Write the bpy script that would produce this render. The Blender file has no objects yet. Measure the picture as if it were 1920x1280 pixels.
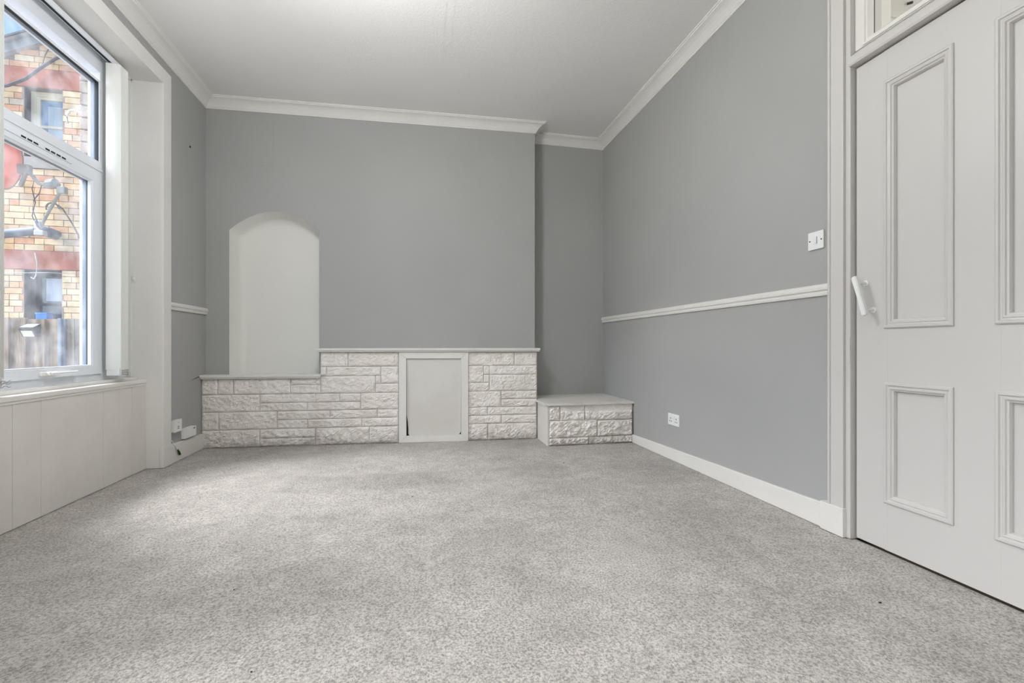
import bpy, bmesh, math, random
from mathutils import Vector, Matrix, noise
random.seed(7)
C = bpy.context.scene.collection
sc = bpy.context.scene

# ------------------------------------------------------------------ camera
cam = bpy.data.objects.new('camera', bpy.data.cameras.new('camera'))
C.objects.link(cam)
cam.location = (0, 0, 0.85)
cam.rotation_euler = (math.pi / 2, 0, -math.radians(11.9157))
cam.data.sensor_width = 36
cam.data.lens = 15.994
cam.data.shift_y = 8 / 1920
cam.data.clip_start = 0.02
sc.camera = cam

# ------------------------------------------------------------------ sky, sun, lamps, exposure
w = bpy.data.worlds.new('sky'); sc.world = w; w.use_nodes = True
nt = w.node_tree; nt.nodes.clear()
sky = nt.nodes.new('ShaderNodeTexSky'); sky.sky_type = 'NISHITA'
sky.sun_disc = False; sky.sun_elevation = math.radians(48); sky.sun_rotation = math.radians(250)
sky.air_density = 1.0; sky.dust_density = 0.1; sky.ozone_density = 3.0
bg = nt.nodes.new('ShaderNodeBackground'); bg.inputs['Strength'].default_value = 0.25
wo = nt.nodes.new('ShaderNodeOutputWorld')
nt.links.new(sky.outputs[0], bg.inputs[0]); nt.links.new(bg.outputs[0], wo.inputs[0])

def lamp(name, kind, loc, target, energy, color=(1, 1, 1), **kw):
    d = bpy.data.lights.new(name, kind); d.energy = energy; d.color = color
    for k, v in kw.items(): setattr(d, k, v)
    o = bpy.data.objects.new(name, d); C.objects.link(o); o.location = loc
    o.rotation_euler = (Vector(target) - Vector(loc)).to_track_quat('-Z', 'Y').to_euler()
    return o
# hazy bright sky seen as a broad sun coming in through the windows
lamp('hazy_sun', 'SUN', (-7.6, 1.0, 8), (0, 1.2, 0.8), 15.5, (0.98, 0.985, 1.0), angle=math.radians(54))
# unseen fill lamps added to brighten the room, above the frame and behind the camera
lamp('ceiling_fill', 'POINT', (-0.35, 1.98, 2.43), (-0.35, 1.98, 0), 55, (0.97, 0.985, 1.0), shadow_soft_size=0.16)
lamp('rear_fill', 'POINT', (-0.1, -0.5, 2.2), (0, -0.5, 0), 15, (0.965, 0.985, 1.0), shadow_soft_size=0.3)
# fill light added at the made-up second window, behind the camera
lamp('side_fill', 'AREA', (-1.9, 0.15, 1.65), (1, 0.45, 1.5), 22, (0.96, 0.98, 1.0), shape='RECTANGLE', size=1.2, size_y=1.9)
lamp('hall_fill', 'POINT', (2.8, 0.9, 2.2), (2.6, 1.12, 0), 22, (1, 0.98, 0.95), shadow_soft_size=0.2)  # unseen lamp added to light the hall behind the fanlight
sc.view_settings.view_transform = 'Standard'
sc.view_settings.look = 'None'
sc.view_settings.gamma = 1.0
sc.view_settings.use_curve_mapping = False
sc.view_settings.exposure = 0.0

# ------------------------------------------------------------------ materials
def srgb(r, g, b):
    f = lambda c: (c / 255 / 12.92) if c <= 10 else ((c / 255 + 0.055) / 1.055) ** 2.4
    return (f(r), f(g), f(b), 1)

def mat(name, col, rough=0.6, var=0.0, vscale=2.0, col2=None, bump=0.0, bscale=60, bdetail=3, stretch=None, spec=0.4, metallic=0.0, bdist=0.01):
    m = bpy.data.materials.new(name); m.use_nodes = True
    t = m.node_tree; b = t.nodes['Principled BSDF']
    b.inputs['Base Color'].default_value = col
    b.inputs['Roughness'].default_value = rough
    b.inputs['Specular IOR Level'].default_value = spec
    b.inputs['Metallic'].default_value = metallic
    geo = t.nodes.new('ShaderNodeNewGeometry'); src = geo.outputs['Position']
    if stretch:
        mp = t.nodes.new('ShaderNodeMapping'); mp.inputs['Scale'].default_value = stretch
        t.links.new(src, mp.inputs[0]); src = mp.outputs[0]
    if var > 0:
        n = t.nodes.new('ShaderNodeTexNoise'); n.inputs['Scale'].default_value = vscale; n.inputs['Detail'].default_value = 5
        t.links.new(src, n.inputs['Vector'])
        r = t.nodes.new('ShaderNodeMapRange'); r.inputs[1].default_value = 0.35; r.inputs[2].default_value = 0.65
        t.links.new(n.outputs[0], r.inputs[0])
        mx = t.nodes.new('ShaderNodeMix'); mx.data_type = 'RGBA'
        c2 = col2 or tuple(c * (1 - var) for c in col[:3]) + (1,)
        mx.inputs[6].default_value = col; mx.inputs[7].default_value = c2
        t.links.new(r.outputs[0], mx.inputs[0]); t.links.new(mx.outputs[2], b.inputs['Base Color'])
    if bump > 0:
        n = t.nodes.new('ShaderNodeTexNoise'); n.inputs['Scale'].default_value = bscale; n.inputs['Detail'].default_value = bdetail
        t.links.new(src, n.inputs['Vector'])
        bp = t.nodes.new('ShaderNodeBump'); bp.inputs['Strength'].default_value = bump; bp.inputs['Distance'].default_value = bdist
        t.links.new(n.outputs[0], bp.inputs['Height']); t.links.new(bp.outputs[0], b.inputs['Normal'])
    return m

M = {}
M['grey'] = mat('grey_wall_paint', srgb(172, 172, 170), 0.75, 0.05, 1.3, bump=0.08, bscale=140, bdist=0.004)
M['ceil'] = mat('ceiling_paint', srgb(240, 239, 236), 0.85, 0.03, 1.5, bump=0.35, bscale=90, bdist=0.004)
M['white'] = mat('white_gloss_paint', srgb(232, 230, 225), 0.4, 0.03, 4, bump=0.05, bscale=40, bdist=0.004)
M['door'] = mat('door_paint', srgb(209, 206, 202), 0.38, 0.03, 3, bump=0.12, bscale=30, bdist=0.004, stretch=(1, 1, 0.25))
M['niche'] = mat('niche_paint', srgb(232, 231, 225), 0.8, 0.03, 2)
M['apron'] = mat('window_panel_paint', srgb(226, 222, 216), 0.5, 0.05, 5, bump=0.06, bscale=50, bdist=0.004)
M['upvc'] = mat('white_upvc', srgb(236, 240, 246), 0.25, spec=0.5)
M['seal'] = mat('window_seal', srgb(52, 54, 58), 0.6)
M['shaded_rebate'] = mat('rebate_shade_grey', srgb(128, 142, 160), 0.4)  # shade and sky tint of the white frame rebate, put into the colour
M['blind'] = mat('blind_fabric', srgb(238, 238, 234), 0.8, bump=0.1, bscale=300, bdist=0.002)
M['plastic'] = mat('white_plastic', srgb(240, 240, 238), 0.3, spec=0.5)
M['dark'] = mat('dark_gap', srgb(40, 37, 34), 0.9)
M['chain'] = mat('grey_chain', srgb(150, 152, 154), 0.4)
M['alu'] = mat('aluminium', srgb(190, 190, 192), 0.35, metallic=0.6)
M['iron'] = mat('dark_iron', srgb(84, 84, 86), 0.6)
M['galv'] = mat('galvanised_steel', srgb(160, 164, 158), 0.5, 0.15, 20)
M['pipe'] = mat('grey_soil_pipe', srgb(112, 124, 140), 0.5, 0.1, 8)
M['red'] = mat('faded_red_dish', srgb(206, 150, 140), 0.6, 0.15, 6)
M['cable'] = mat('black_cable', srgb(58, 60, 64), 0.6)
M['wire'] = mat('pale_wire', srgb(205, 205, 205), 0.6)
M['green'] = mat('green_tip', srgb(24, 74, 30), 0.5)
M['sand'] = mat('red_sandstone', srgb(196, 122, 100), 0.85, 0.25, 5, col2=srgb(172, 104, 86), bump=0.3, bscale=40)
M['greystone'] = mat('grey_sill_stone', srgb(176, 172, 164), 0.85, 0.2, 6, bump=0.3, bscale=40)
M['mortar'] = mat('mortar', srgb(126, 116, 104), 0.95, 0.2, 12, bump=0.3, bscale=80)
M['cream'] = mat('cream_window_paint', srgb(228, 222, 200), 0.5)
M['blackpaint'] = mat('black_window_paint', srgb(44, 44, 50), 0.5)
M['roof'] = mat('grey_verge_board', srgb(168, 172, 178), 0.6, 0.15, 8)
M['slate'] = mat('roof_slate', srgb(92, 96, 104), 0.7, 0.2, 10)
M['wood1'] = mat('weathered_fence_wood', srgb(140, 124, 102), 0.85, 0.4, 6, col2=srgb(92, 78, 62), stretch=(5, 5, 0.5), bump=0.3, bscale=20)
M['wood2'] = mat('grey_fence_wood', srgb(140, 134, 126), 0.85, 0.3, 10, col2=srgb(110, 104, 98), stretch=(6, 6, 0.3), bump=0.3, bscale=20)
M['post'] = mat('grey_post', srgb(120, 132, 148), 0.5)
M['blue'] = mat('bright_blue_plastic', srgb(50, 130, 235), 0.4)
M['lampblack'] = mat('black_lamp_case', srgb(34, 35, 38), 0.9, spec=0.1)
M['lens'] = mat('pale_lamp_lens', srgb(205, 208, 190), 0.4)
M['solar'] = mat('pale_solar_cell', srgb(150, 155, 165), 0.3)
M['curtain'] = mat('pale_curtain', srgb(196, 212, 226), 0.9, 0.12, 9, stretch=(6, 6, 0.5))
M['crumb'] = mat('dark_crumb', srgb(52, 46, 42), 0.9)
M['plaster'] = mat('white_plaster_crumb', srgb(228, 224, 216), 0.9)
M['ground'] = mat('yard_concrete', srgb(140, 134, 126), 0.9, 0.2, 5, bump=0.3, bscale=40)
M['board'] = mat('cover_board_paint', srgb(222, 220, 214), 0.55, 0.03, 4, col2=srgb(216, 212, 205))
M['joint'] = mat('painted_joint', srgb(200, 194, 186), 0.8)
M['hallfloor'] = mat('hall_floor_shade', srgb(70, 58, 48), 0.7, 0.2, 6)  # floor colour darkened to give the shade in the gap under the door

def glass_mat(name, dirt, tint=(1, 1, 1, 1)):
    m = bpy.data.materials.new(name); m.use_nodes = True
    t = m.node_tree; t.nodes.clear()
    out = t.nodes.new('ShaderNodeOutputMaterial')
    tr = t.nodes.new('ShaderNodeBsdfTransparent'); tr.inputs[0].default_value = tint
    gl = t.nodes.new('ShaderNodeBsdfGlossy'); gl.inputs['Roughness'].default_value = 0.02
    lw_ = t.nodes.new('ShaderNodeLayerWeight'); lw_.inputs[0].default_value = 0.5
    pw = t.nodes.new('ShaderNodeMath'); pw.operation = 'POWER'; pw.inputs[1].default_value = 4.0
    fr = t.nodes.new('ShaderNodeMath'); fr.operation = 'MULTIPLY_ADD'; fr.inputs[1].default_value = 0.5; fr.inputs[2].default_value = 0.02
    t.links.new(lw_.outputs['Facing'], pw.inputs[0]); t.links.new(pw.outputs[0], fr.inputs[0])
    mx = t.nodes.new('ShaderNodeMixShader')
    t.links.new(fr.outputs[0], mx.inputs[0]); t.links.new(tr.outputs[0], mx.inputs[1]); t.links.new(gl.outputs[0], mx.inputs[2])
    df = t.nodes.new('ShaderNodeBsdfTranslucent'); df.inputs[0].default_value = (0.9, 0.93, 1, 1)
    geo = t.nodes.new('ShaderNodeNewGeometry')
    n = t.nodes.new('ShaderNodeTexNoise'); n.inputs['Scale'].default_value = 9; n.inputs['Detail'].default_value = 6
    t.links.new(geo.outputs['Position'], n.inputs['Vector'])
    r = t.nodes.new('ShaderNodeMapRange'); r.inputs[1].default_value = 0.4; r.inputs[2].default_value = 0.75
    r.inputs[3].default_value = dirt * 0.5; r.inputs[4].default_value = dirt * 2
    t.links.new(n.outputs[0], r.inputs[0])
    m2 = t.nodes.new('ShaderNodeMixShader')
    t.links.new(r.outputs[0], m2.inputs[0]); t.links.new(mx.outputs[0], m2.inputs[1]); t.links.new(df.outputs[0], m2.inputs[2])
    t.links.new(m2.outputs[0], out.inputs[0])
    return m
M['glass'] = glass_mat('dusty_window_glass', 0.035)
M['fanglass'] = glass_mat('clear_glass', 0.01)
M['farglass'] = mat('far_window_glass', srgb(120, 150, 176), 0.08, spec=0.9)
M['farglass_dark'] = mat('dark_window_glass', srgb(72, 88, 108), 0.08, spec=0.8)

def stone_mat():
    m = mat('white_painted_stone', srgb(247, 242, 235), 0.55, 0.06, 9, col2=srgb(233, 226, 218), bump=0.65, bscale=75, bdetail=5, bdist=0.012)
    t = m.node_tree; b = t.nodes['Principled BSDF']
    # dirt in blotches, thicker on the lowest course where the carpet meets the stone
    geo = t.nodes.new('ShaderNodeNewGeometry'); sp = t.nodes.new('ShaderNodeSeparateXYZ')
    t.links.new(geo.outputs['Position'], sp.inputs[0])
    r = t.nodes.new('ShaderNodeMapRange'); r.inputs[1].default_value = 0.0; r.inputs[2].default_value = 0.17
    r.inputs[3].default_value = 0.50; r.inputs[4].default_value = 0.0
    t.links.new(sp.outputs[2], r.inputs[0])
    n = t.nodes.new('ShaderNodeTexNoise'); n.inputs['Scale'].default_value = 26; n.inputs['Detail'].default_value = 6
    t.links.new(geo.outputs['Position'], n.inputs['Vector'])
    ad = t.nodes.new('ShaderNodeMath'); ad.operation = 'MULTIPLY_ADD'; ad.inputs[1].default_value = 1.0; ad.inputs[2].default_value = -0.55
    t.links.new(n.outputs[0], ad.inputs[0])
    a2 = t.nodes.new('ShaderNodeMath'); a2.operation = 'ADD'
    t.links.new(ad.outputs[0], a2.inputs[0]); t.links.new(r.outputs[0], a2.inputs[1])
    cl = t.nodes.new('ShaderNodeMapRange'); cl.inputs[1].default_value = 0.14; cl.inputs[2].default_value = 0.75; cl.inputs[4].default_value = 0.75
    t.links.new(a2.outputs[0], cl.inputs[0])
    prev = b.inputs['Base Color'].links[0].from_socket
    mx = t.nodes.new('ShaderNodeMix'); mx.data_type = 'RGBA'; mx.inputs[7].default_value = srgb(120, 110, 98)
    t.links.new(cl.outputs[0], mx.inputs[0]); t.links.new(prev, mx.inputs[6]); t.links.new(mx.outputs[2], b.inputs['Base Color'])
    return m
M['stone'] = stone_mat()

def brick_mat():
    m = mat('cream_brick', srgb(226, 196, 150), 0.85, bump=0.35, bscale=60)
    t = m.node_tree; b = t.nodes['Principled BSDF']
    oi = t.nodes.new('ShaderNodeObjectInfo'); cr = t.nodes.new('ShaderNodeValToRGB')
    el = cr.color_ramp.elements
    el[0].position = 0; el[0].color = srgb(224, 200, 158); el[1].position = 1; el[1].color = srgb(206, 150, 112)
    for p, c in ((0.25, (232, 210, 170)), (0.5, (216, 188, 150)), (0.62, (226, 184, 128)), (0.75, (200, 184, 162)), (0.88, (222, 166, 122))):
        e = el.new(p); e.color = srgb(*c)
    n = t.nodes.new('ShaderNodeTexNoise'); n.inputs['Scale'].default_value = 14; n.inputs['Detail'].default_value = 5
    geo = t.nodes.new('ShaderNodeNewGeometry'); t.links.new(geo.outputs['Position'], n.inputs['Vector'])
    hs = t.nodes.new('ShaderNodeMapRange'); hs.inputs[1].default_value = 0.3; hs.inputs[2].default_value = 0.7; hs.inputs[3].default_value = 0.82; hs.inputs[4].default_value = 1.1
    t.links.new(n.outputs[0], hs.inputs[0])
    hv = t.nodes.new('ShaderNodeHueSaturation')
    t.links.new(oi.outputs['Random'], cr.inputs[0]); t.links.new(cr.outputs[0], hv.inputs['Color']); t.links.new(hs.outputs[0], hv.inputs['Value'])
    t.links.new(hv.outputs[0], b.inputs['Base Color'])
    return m
M['brick'] = brick_mat()
M['greybrick'] = mat('grey_brick', srgb(158, 146, 134), 0.9, 0.25, 9, bump=0.4, bscale=60)  # grey brick of the window reveals, darker than the cream brick

def carpet_mat():
    m = bpy.data.materials.new('beige_grey_carpet'); m.use_nodes = True
    t = m.node_tree; b = t.nodes['Principled BSDF']; b.inputs['Roughness'].default_value = 1.0
    b.inputs['Specular IOR Level'].default_value = 0.05
    b.inputs['Sheen Weight'].default_value = 0.15
    geo = t.nodes.new('ShaderNodeNewGeometry'); P = geo.outputs['Position']
    def nz(scale, detail, rough=0.55):
        n = t.nodes.new('ShaderNodeTexNoise'); n.inputs['Scale'].default_value = scale; n.inputs['Detail'].default_value = detail
        n.inputs['Roughness'].default_value = rough
        t.links.new(P, n.inputs['Vector']); return n.outputs[0]
    def rng(s, a, c, lo, hi):
        r = t.nodes.new('ShaderNodeMapRange')
        for i, v in zip((1, 2, 3, 4), (a, c, lo, hi)): r.inputs[i].default_value = v
        t.links.new(s, r.inputs[0]); return r.outputs[0]
    def mul(a, c):
        q = t.nodes.new('ShaderNodeMath'); q.operation = 'MULTIPLY'; t.links.new(a, q.inputs[0]); t.links.new(c, q.inputs[1]); return q.outputs[0]
    wear = rng(nz(1.9, 7, 0.62), 0.36, 0.64, 0.82, 1.06)
    blot = rng(nz(9, 5, 0.6), 0.35, 0.65, 0.88, 1.05)
    tuft = rng(nz(130, 4, 0.75), 0.36, 0.58, 0.42, 1.08)
    fine = rng(nz(420, 2, 0.6), 0.35, 0.65, 0.82, 1.08)
    # painted wrinkle and pile shading before the fireplace, jamb shadow along its foot
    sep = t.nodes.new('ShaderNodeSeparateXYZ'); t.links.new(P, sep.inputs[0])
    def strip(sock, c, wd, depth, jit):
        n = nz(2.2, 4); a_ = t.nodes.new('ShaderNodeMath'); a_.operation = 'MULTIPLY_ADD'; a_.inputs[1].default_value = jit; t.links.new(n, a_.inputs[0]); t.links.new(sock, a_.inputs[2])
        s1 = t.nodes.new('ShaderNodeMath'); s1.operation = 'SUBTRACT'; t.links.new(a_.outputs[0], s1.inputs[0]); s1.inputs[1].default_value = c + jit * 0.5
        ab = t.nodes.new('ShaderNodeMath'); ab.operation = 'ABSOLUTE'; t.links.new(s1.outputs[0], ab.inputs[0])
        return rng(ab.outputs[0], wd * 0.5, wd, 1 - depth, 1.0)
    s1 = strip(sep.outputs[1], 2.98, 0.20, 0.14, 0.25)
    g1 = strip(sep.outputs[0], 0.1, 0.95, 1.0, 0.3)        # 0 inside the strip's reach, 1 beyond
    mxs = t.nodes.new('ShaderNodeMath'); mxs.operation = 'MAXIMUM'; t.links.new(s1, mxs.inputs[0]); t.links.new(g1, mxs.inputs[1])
    s2 = rng(sep.outputs[1], 3.55, 3.85, 1.0, 0.88)  # shade beyond the window jamb, painted into the carpet colour
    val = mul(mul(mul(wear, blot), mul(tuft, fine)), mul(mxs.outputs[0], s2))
    hv = t.nodes.new('ShaderNodeHueSaturation'); hv.inputs['Color'].default_value = srgb(213, 207, 199)
    t.links.new(val, hv.inputs['Value']); t.links.new(hv.outputs[0], b.inputs['Base Color'])
    bp = t.nodes.new('ShaderNodeBump'); bp.inputs['Strength'].default_value = 0.9; bp.inputs['Distance'].default_value = 0.006
    t.links.new(nz(130, 4, 0.75), bp.inputs['Height'])
    b2 = t.nodes.new('ShaderNodeBump'); b2.inputs['Strength'].default_value = 0.35; b2.inputs['Distance'].default_value = 0.02
    t.links.new(nz(28, 4, 0.6), b2.inputs['Height']); t.links.new(bp.outputs[0], b2.inputs['Normal'])
    t.links.new(b2.outputs[0], b.inputs['Normal'])
    return m
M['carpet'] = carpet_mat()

# ------------------------------------------------------------------ mesh helpers
def bx(bm, x0, x1, y0, y1, z0, z1):
    v = [bm.verts.new((x, y, z)) for x in (x0, x1) for y in (y0, y1) for z in (z0, z1)]
    for f in ((0, 1, 3, 2), (4, 6, 7, 5), (0, 4, 5, 1), (2, 3, 7, 6), (0, 2, 6, 4), (1, 5, 7, 3)):
        bm.faces.new([v[i] for i in f])

def box(x0, x1, y0, y1, z0, z1, bevel=0.0, seg=2):
    bm = bmesh.new(); bx(bm, x0, x1, y0, y1, z0, z1)
    if bevel: bmesh.ops.bevel(bm, geom=bm.edges[:], offset=bevel, segments=seg, affect='EDGES', profile=0.6)
    return bm

def prism(pts, d):
    """solid: polygon pts (3-D, planar) extruded by the vector d"""
    bm = bmesh.new(); d = Vector(d)
    a = [bm.verts.new(p) for p in pts]; b = [bm.verts.new(Vector(p) + d) for p in pts]
    bm.faces.new(a); bm.faces.new(b[::-1])
    for i in range(len(a)):
        j = (i + 1) % len(a); bm.faces.new((a[i], b[i], b[j], a[j]))
    bmesh.ops.recalc_face_normals(bm, faces=bm.faces)
    return bm

def sweep(profile, path, tops=None):
    """profile [(out, z)] swept along an XY path, out = to the right of travel, mitred at the corners"""
    bm = bmesh.new(); n = len(path); rings = []
    for i, p in enumerate(path):
        p = Vector((p[0], p[1]))
        ns = []
        for a, b in ((i - 1, i), (i, i + 1)):
            if a >= 0 and b < n:
                d = (Vector(path[b][:2]) - Vector(path[a][:2])).normalized(); ns.append(Vector((d.y, -d.x)))
        if len(ns) == 1: m = ns[0]
        else:
            m = (ns[0] + ns[1]).normalized(); m = m / max(0.2, m.dot(ns[0]))
        k = tops[i] if tops else 1.0
        rings.append([bm.verts.new((p.x + m.x * o, p.y + m.y * o, z * k)) for o, z in profile])
    q = len(profile)
    for i in range(n - 1):
        for j in range(q):
            bm.faces.new((rings[i][j], rings[i][(j + 1) % q], rings[i + 1][(j + 1) % q], rings[i + 1][j]))
    bm.faces.new(rings[0]); bm.faces.new(rings[-1][::-1])
    bmesh.ops.recalc_face_normals(bm, faces=bm.faces)
    return bm

def ring(X, y0, y1, z0, z1, profile, sgn):
    """rectangular moulding on the plane x = X; profile [(inset, height)], height along sgn * x"""
    bm = bmesh.new(); R = []
    for o, h in profile:
        R.append([bm.verts.new((X + sgn * h, y, z)) for y, z in ((y0 + o, z0 + o), (y1 - o, z0 + o), (y1 - o, z1 - o), (y0 + o, z1 - o))])
    q = len(R)
    for i in range(q):
        a, b = R[i], R[(i + 1) % q]
        for j in range(4):
            k = (j + 1) % 4; bm.faces.new((a[j], a[k], b[k], b[j]))
    bmesh.ops.recalc_face_normals(bm, faces=bm.faces)
    return bm

def tube(pts, r, seg=8, caps=True):
    bm = bmesh.new(); pts = [Vector(p) for p in pts]; rings = []
    rad = r if isinstance(r, (list, tuple)) else [r] * len(pts)
    up = Vector((0, 0, 1))
    for i, p in enumerate(pts):
        d = (pts[min(i + 1, len(pts) - 1)] - pts[max(i - 1, 0)]).normalized()
        u = d.cross(up)
        if u.length < 0.05: u = d.cross(Vector((1, 0, 0)))
        u.normalize(); v = u.cross(d).normalized()
        rings.append([bm.verts.new(p + (u * math.cos(2 * math.pi * k / seg) + v * math.sin(2 * math.pi * k / seg)) * rad[i]) for k in range(seg)])
    for a, b in zip(rings, rings[1:]):
        for k in range(seg): bm.faces.new((a[k], a[(k + 1) % seg], b[(k + 1) % seg], b[k]))
    if caps: bm.faces.new(rings[0][::-1]); bm.faces.new(rings[-1])
    bmesh.ops.recalc_face_normals(bm, faces=bm.faces)
    return bm

def join(*bms):
    out = bmesh.new()
    for b in bms:
        me = bpy.data.meshes.new('t'); b.to_mesh(me); b.free(); out.from_mesh(me); bpy.data.meshes.remove(me)
    return out

WL = {}   # world location of every object made so far
def link(o, loc, parent):
    C.objects.link(o); loc = Vector(loc); WL[o.name] = loc
    if parent is not None:
        o.parent = parent; o.location = loc - WL[parent.name]
    else: o.location = loc
    return o

def obj(name, bm, m, parent=None, smooth=False, loc=None):
    if loc is None:
        xs = [v.co for v in bm.verts]
        loc = Vector(((min(c.x for c in xs) + max(c.x for c in xs)) / 2, (min(c.y for c in xs) + max(c.y for c in xs)) / 2, min(c.z for c in xs)))
    bmesh.ops.translate(bm, verts=bm.verts, vec=-Vector(loc))
    me = bpy.data.meshes.new(name); bm.to_mesh(me); bm.free()
    me.materials.append(M[m] if isinstance(m, str) else m)
    if smooth:
        for p in me.polygons: p.use_smooth = True
    return link(bpy.data.objects.new(name, me), loc, parent)

def thing(name, loc): return link(bpy.data.objects.new(name, None), loc, None)
def tag(o, label, cat, group=None, kind=None):
    o['label'] = label; o['category'] = cat
    if group: o['group'] = group
    if kind: o['kind'] = kind
    return o
def struct(o, label, cat): return tag(o, label, cat, kind='structure')

# ------------------------------------------------------------------ room shell
XL, XR, YB, ZC, YF = -1.74, 1.88, 4.38, 2.94, -1.4
def G(x): return 4.30 - (x + 1.74) * 0.0458        # painted chimney-breast wall
def S(x): return 4.22 - (x + 1.74) * 0.0619        # stone face

# carpet: a gently rippled sheet
def floor_bm():
    bm = bmesh.new(); x0, x1, y0, y1 = XL - 0.12, XR + 0.02, YF, YB; nx, ny = 90, 150; g = []
    for j in range(ny + 1):
        row = []
        for i in range(nx + 1):
            x = x0 + (x1 - x0) * i / nx; y = y0 + (y1 - y0) * j / ny
            z = 0.0
            # stretched ridges in the carpet left of the middle, and slack ripples in front of the fireplace
            d = x + 0.77 - 0.057 * (y - 2.78); z += 0.010 * math.exp(-(d / 0.05) ** 2) * max(0, min(1, (y - 1.9) * 2)) * max(0, min(1, (4.0 - y) * 2))
            z += 0.011 * math.exp(-((y - 2.30 + 0.36 * (x + 1.11)) / 0.05) ** 2) * math.exp(-((x + 1.1) / 0.42) ** 4)
            z += 0.008 * math.exp(-((y - 2.0 + 0.30 * (x + 1.5)) / 0.05) ** 2) * math.exp(-((x + 1.55) / 0.25) ** 4)
            z += 0.010 * math.exp(-((y - 3.05 + 0.02 * x) / 0.07) ** 2) * math.exp(-((x - 0.1) / 0.8) ** 4)
            z += 0.004 * (noise.noise(Vector((x * 1.7, y * 1.7, 3))) ) * max(0, min(1, min(x - XL, XR - x) * 4))
            row.append(bm.verts.new((x, y, z - 0.003)))
        g.append(row)
    for j in range(ny):
        for i in range(nx): bm.faces.new((g[j][i], g[j][i + 1], g[j + 1][i + 1], g[j + 1][i]))
    return bm
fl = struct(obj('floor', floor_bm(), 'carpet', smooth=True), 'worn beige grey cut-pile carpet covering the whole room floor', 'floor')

struct(obj('ceiling', join(box(XL - 0.1, XR, YF, YB, ZC, ZC + 0.08)), 'ceil'), 'off white stippled ceiling with a faint seam', 'ceiling')
obj('seam', join(box(0.165, 0.185, 2.0, 3.7, ZC - 0.0015, ZC + 0.001), box(0.21, 0.235, 2.0, 3.2, ZC - 0.0012, ZC + 0.001)), 'ceil', bpy.data.objects['ceiling'])

# right wall, with the doorway and fanlight opening
DY0, DY1, DZ, FZ = 0.776, 1.646, 2.069, 2.66      # door leaf; fanlight head
struct(obj('wall_right', join(box(XR, XR + 0.14, DY1 + 0.02, YB + 0.14, 0, ZC), box(XR, XR + 0.14, YF, DY0 - 0.02, 0, ZC), box(XR, XR + 0.14, DY0 - 0.02, DY1 + 0.02, FZ, ZC)), 'grey'),
       'grey painted plaster wall with the white panelled door', 'wall')
struct(obj('wall_front', box(XL, XR, YF - 0.1, YF, 0, ZC), 'grey'), 'grey painted wall behind the viewer', 'wall')

# left (window) wall: two openings, one for the added window, outer brick leaf
W0, W1, WH = 2.30, 3.597, 2.676
V0, V1 = -0.45, 0.75
def wl(y0, y1, z0, z1, x0=-2.06, x1=XL): return box(x0, x1, y0, y1, z0, z1)
lw = join(wl(W1 + 0.02, YB + 0.14, -0.3, 3.1), wl(V1, W0 - 0.02, -0.3, 3.1), wl(YF, V0, -0.3, 3.1), wl(V0, V1, -0.3, 0.65), wl(V0, V1, WH, 3.1),
          wl(W0 - 0.02, W1 + 0.02, WH + 0.02, 3.1), wl(W0 - 0.02, W1 + 0.02, -0.3, 0.58, x1=-1.87),
          wl(W0 - 0.02, 2.46, 0.58, 3.0, x1=-1.99), wl(2.46, 3.43, 2.60, 2.9, x1=-1.99), wl(3.43, W1 + 0.02, 0.58, 3.0, x1=-1.99))
lw = struct(obj('wall_left', lw, 'grey'), 'grey painted plaster wall with the tall window', 'wall')
obj('crack', prism([(XL + 0.001, 4.03, 0.575), (XL + 0.001, 4.19, 0.596), (XL + 0.001, 4.19, 0.603)], (0.001, 0, 0)), 'dark', lw)
obj('nail_hole', tube([(XL - 0.002, 4.024, 2.414), (XL + 0.004, 4.024, 2.414)], 0.009, 8), 'dark', lw)
# brick reveal outside the glass
for k in range(27):
    z = 0.60 + k * 0.0775
    half = k % 2
    for xa, xb in (((-2.095, -1.995),) if half else ((-2.095, -2.04), (-2.036, -1.995))):
        obj('brick', box(xa, xb, 3.40, 3.43, z + 0.005, z + 0.0725, 0.003, 1), 'greybrick', lw)
obj('brick_joint', box(-2.089, -1.99, 3.408, 3.43, 0.58, 2.72), 'mortar', lw)

# chimney-breast wall with arched niche
NL, NR = -1.557, -0.832
def arch(x):                     # segmental arch over the niche
    u = (x - NL) / (NR - NL)
    return 1.842 + 0.168 * (1 - (2 * u - 1.03) ** 2 * 0.97) ** 1 - 0.0
ax = [NL + (NR - NL) * i / 28 for i in range(29)]
def breast():
    bm = bmesh.new()
    def quad(a, b, z00, z10, z11, z01, f=G):
        bm.faces.new([bm.verts.new(p) for p in ((a, f(a), z00), (b, f(b), z10), (b, f(b), z11), (a, f(a), z01))])
    quad(XL - 0.02, NL, 0, 0, ZC, ZC)
    for a, b in zip(ax, ax[1:]): quad(a, b, arch(a), arch(b), ZC, ZC)
    quad(NR, 1.10, 0, 0, ZC, ZC)
    quad(NL, NR, 0, 0, 0.60, 0.60)
    v = [bm.verts.new(p) for p in ((1.10, G(1.10), 0), (1.10, YB + 0.02, 0), (1.10, YB + 0.02, ZC), (1.10, G(1.10), ZC))]
    bm.faces.new(v)
    bmesh.ops.remove_doubles(bm, verts=bm.verts, dist=0.0005)
    bmesh.ops.recalc_face_normals(bm, faces=bm.faces)
    return bm
wb = struct(obj('wall_back', breast(), 'grey'), 'grey painted chimney breast with a white arched niche above stone cladding', 'wall')
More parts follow.
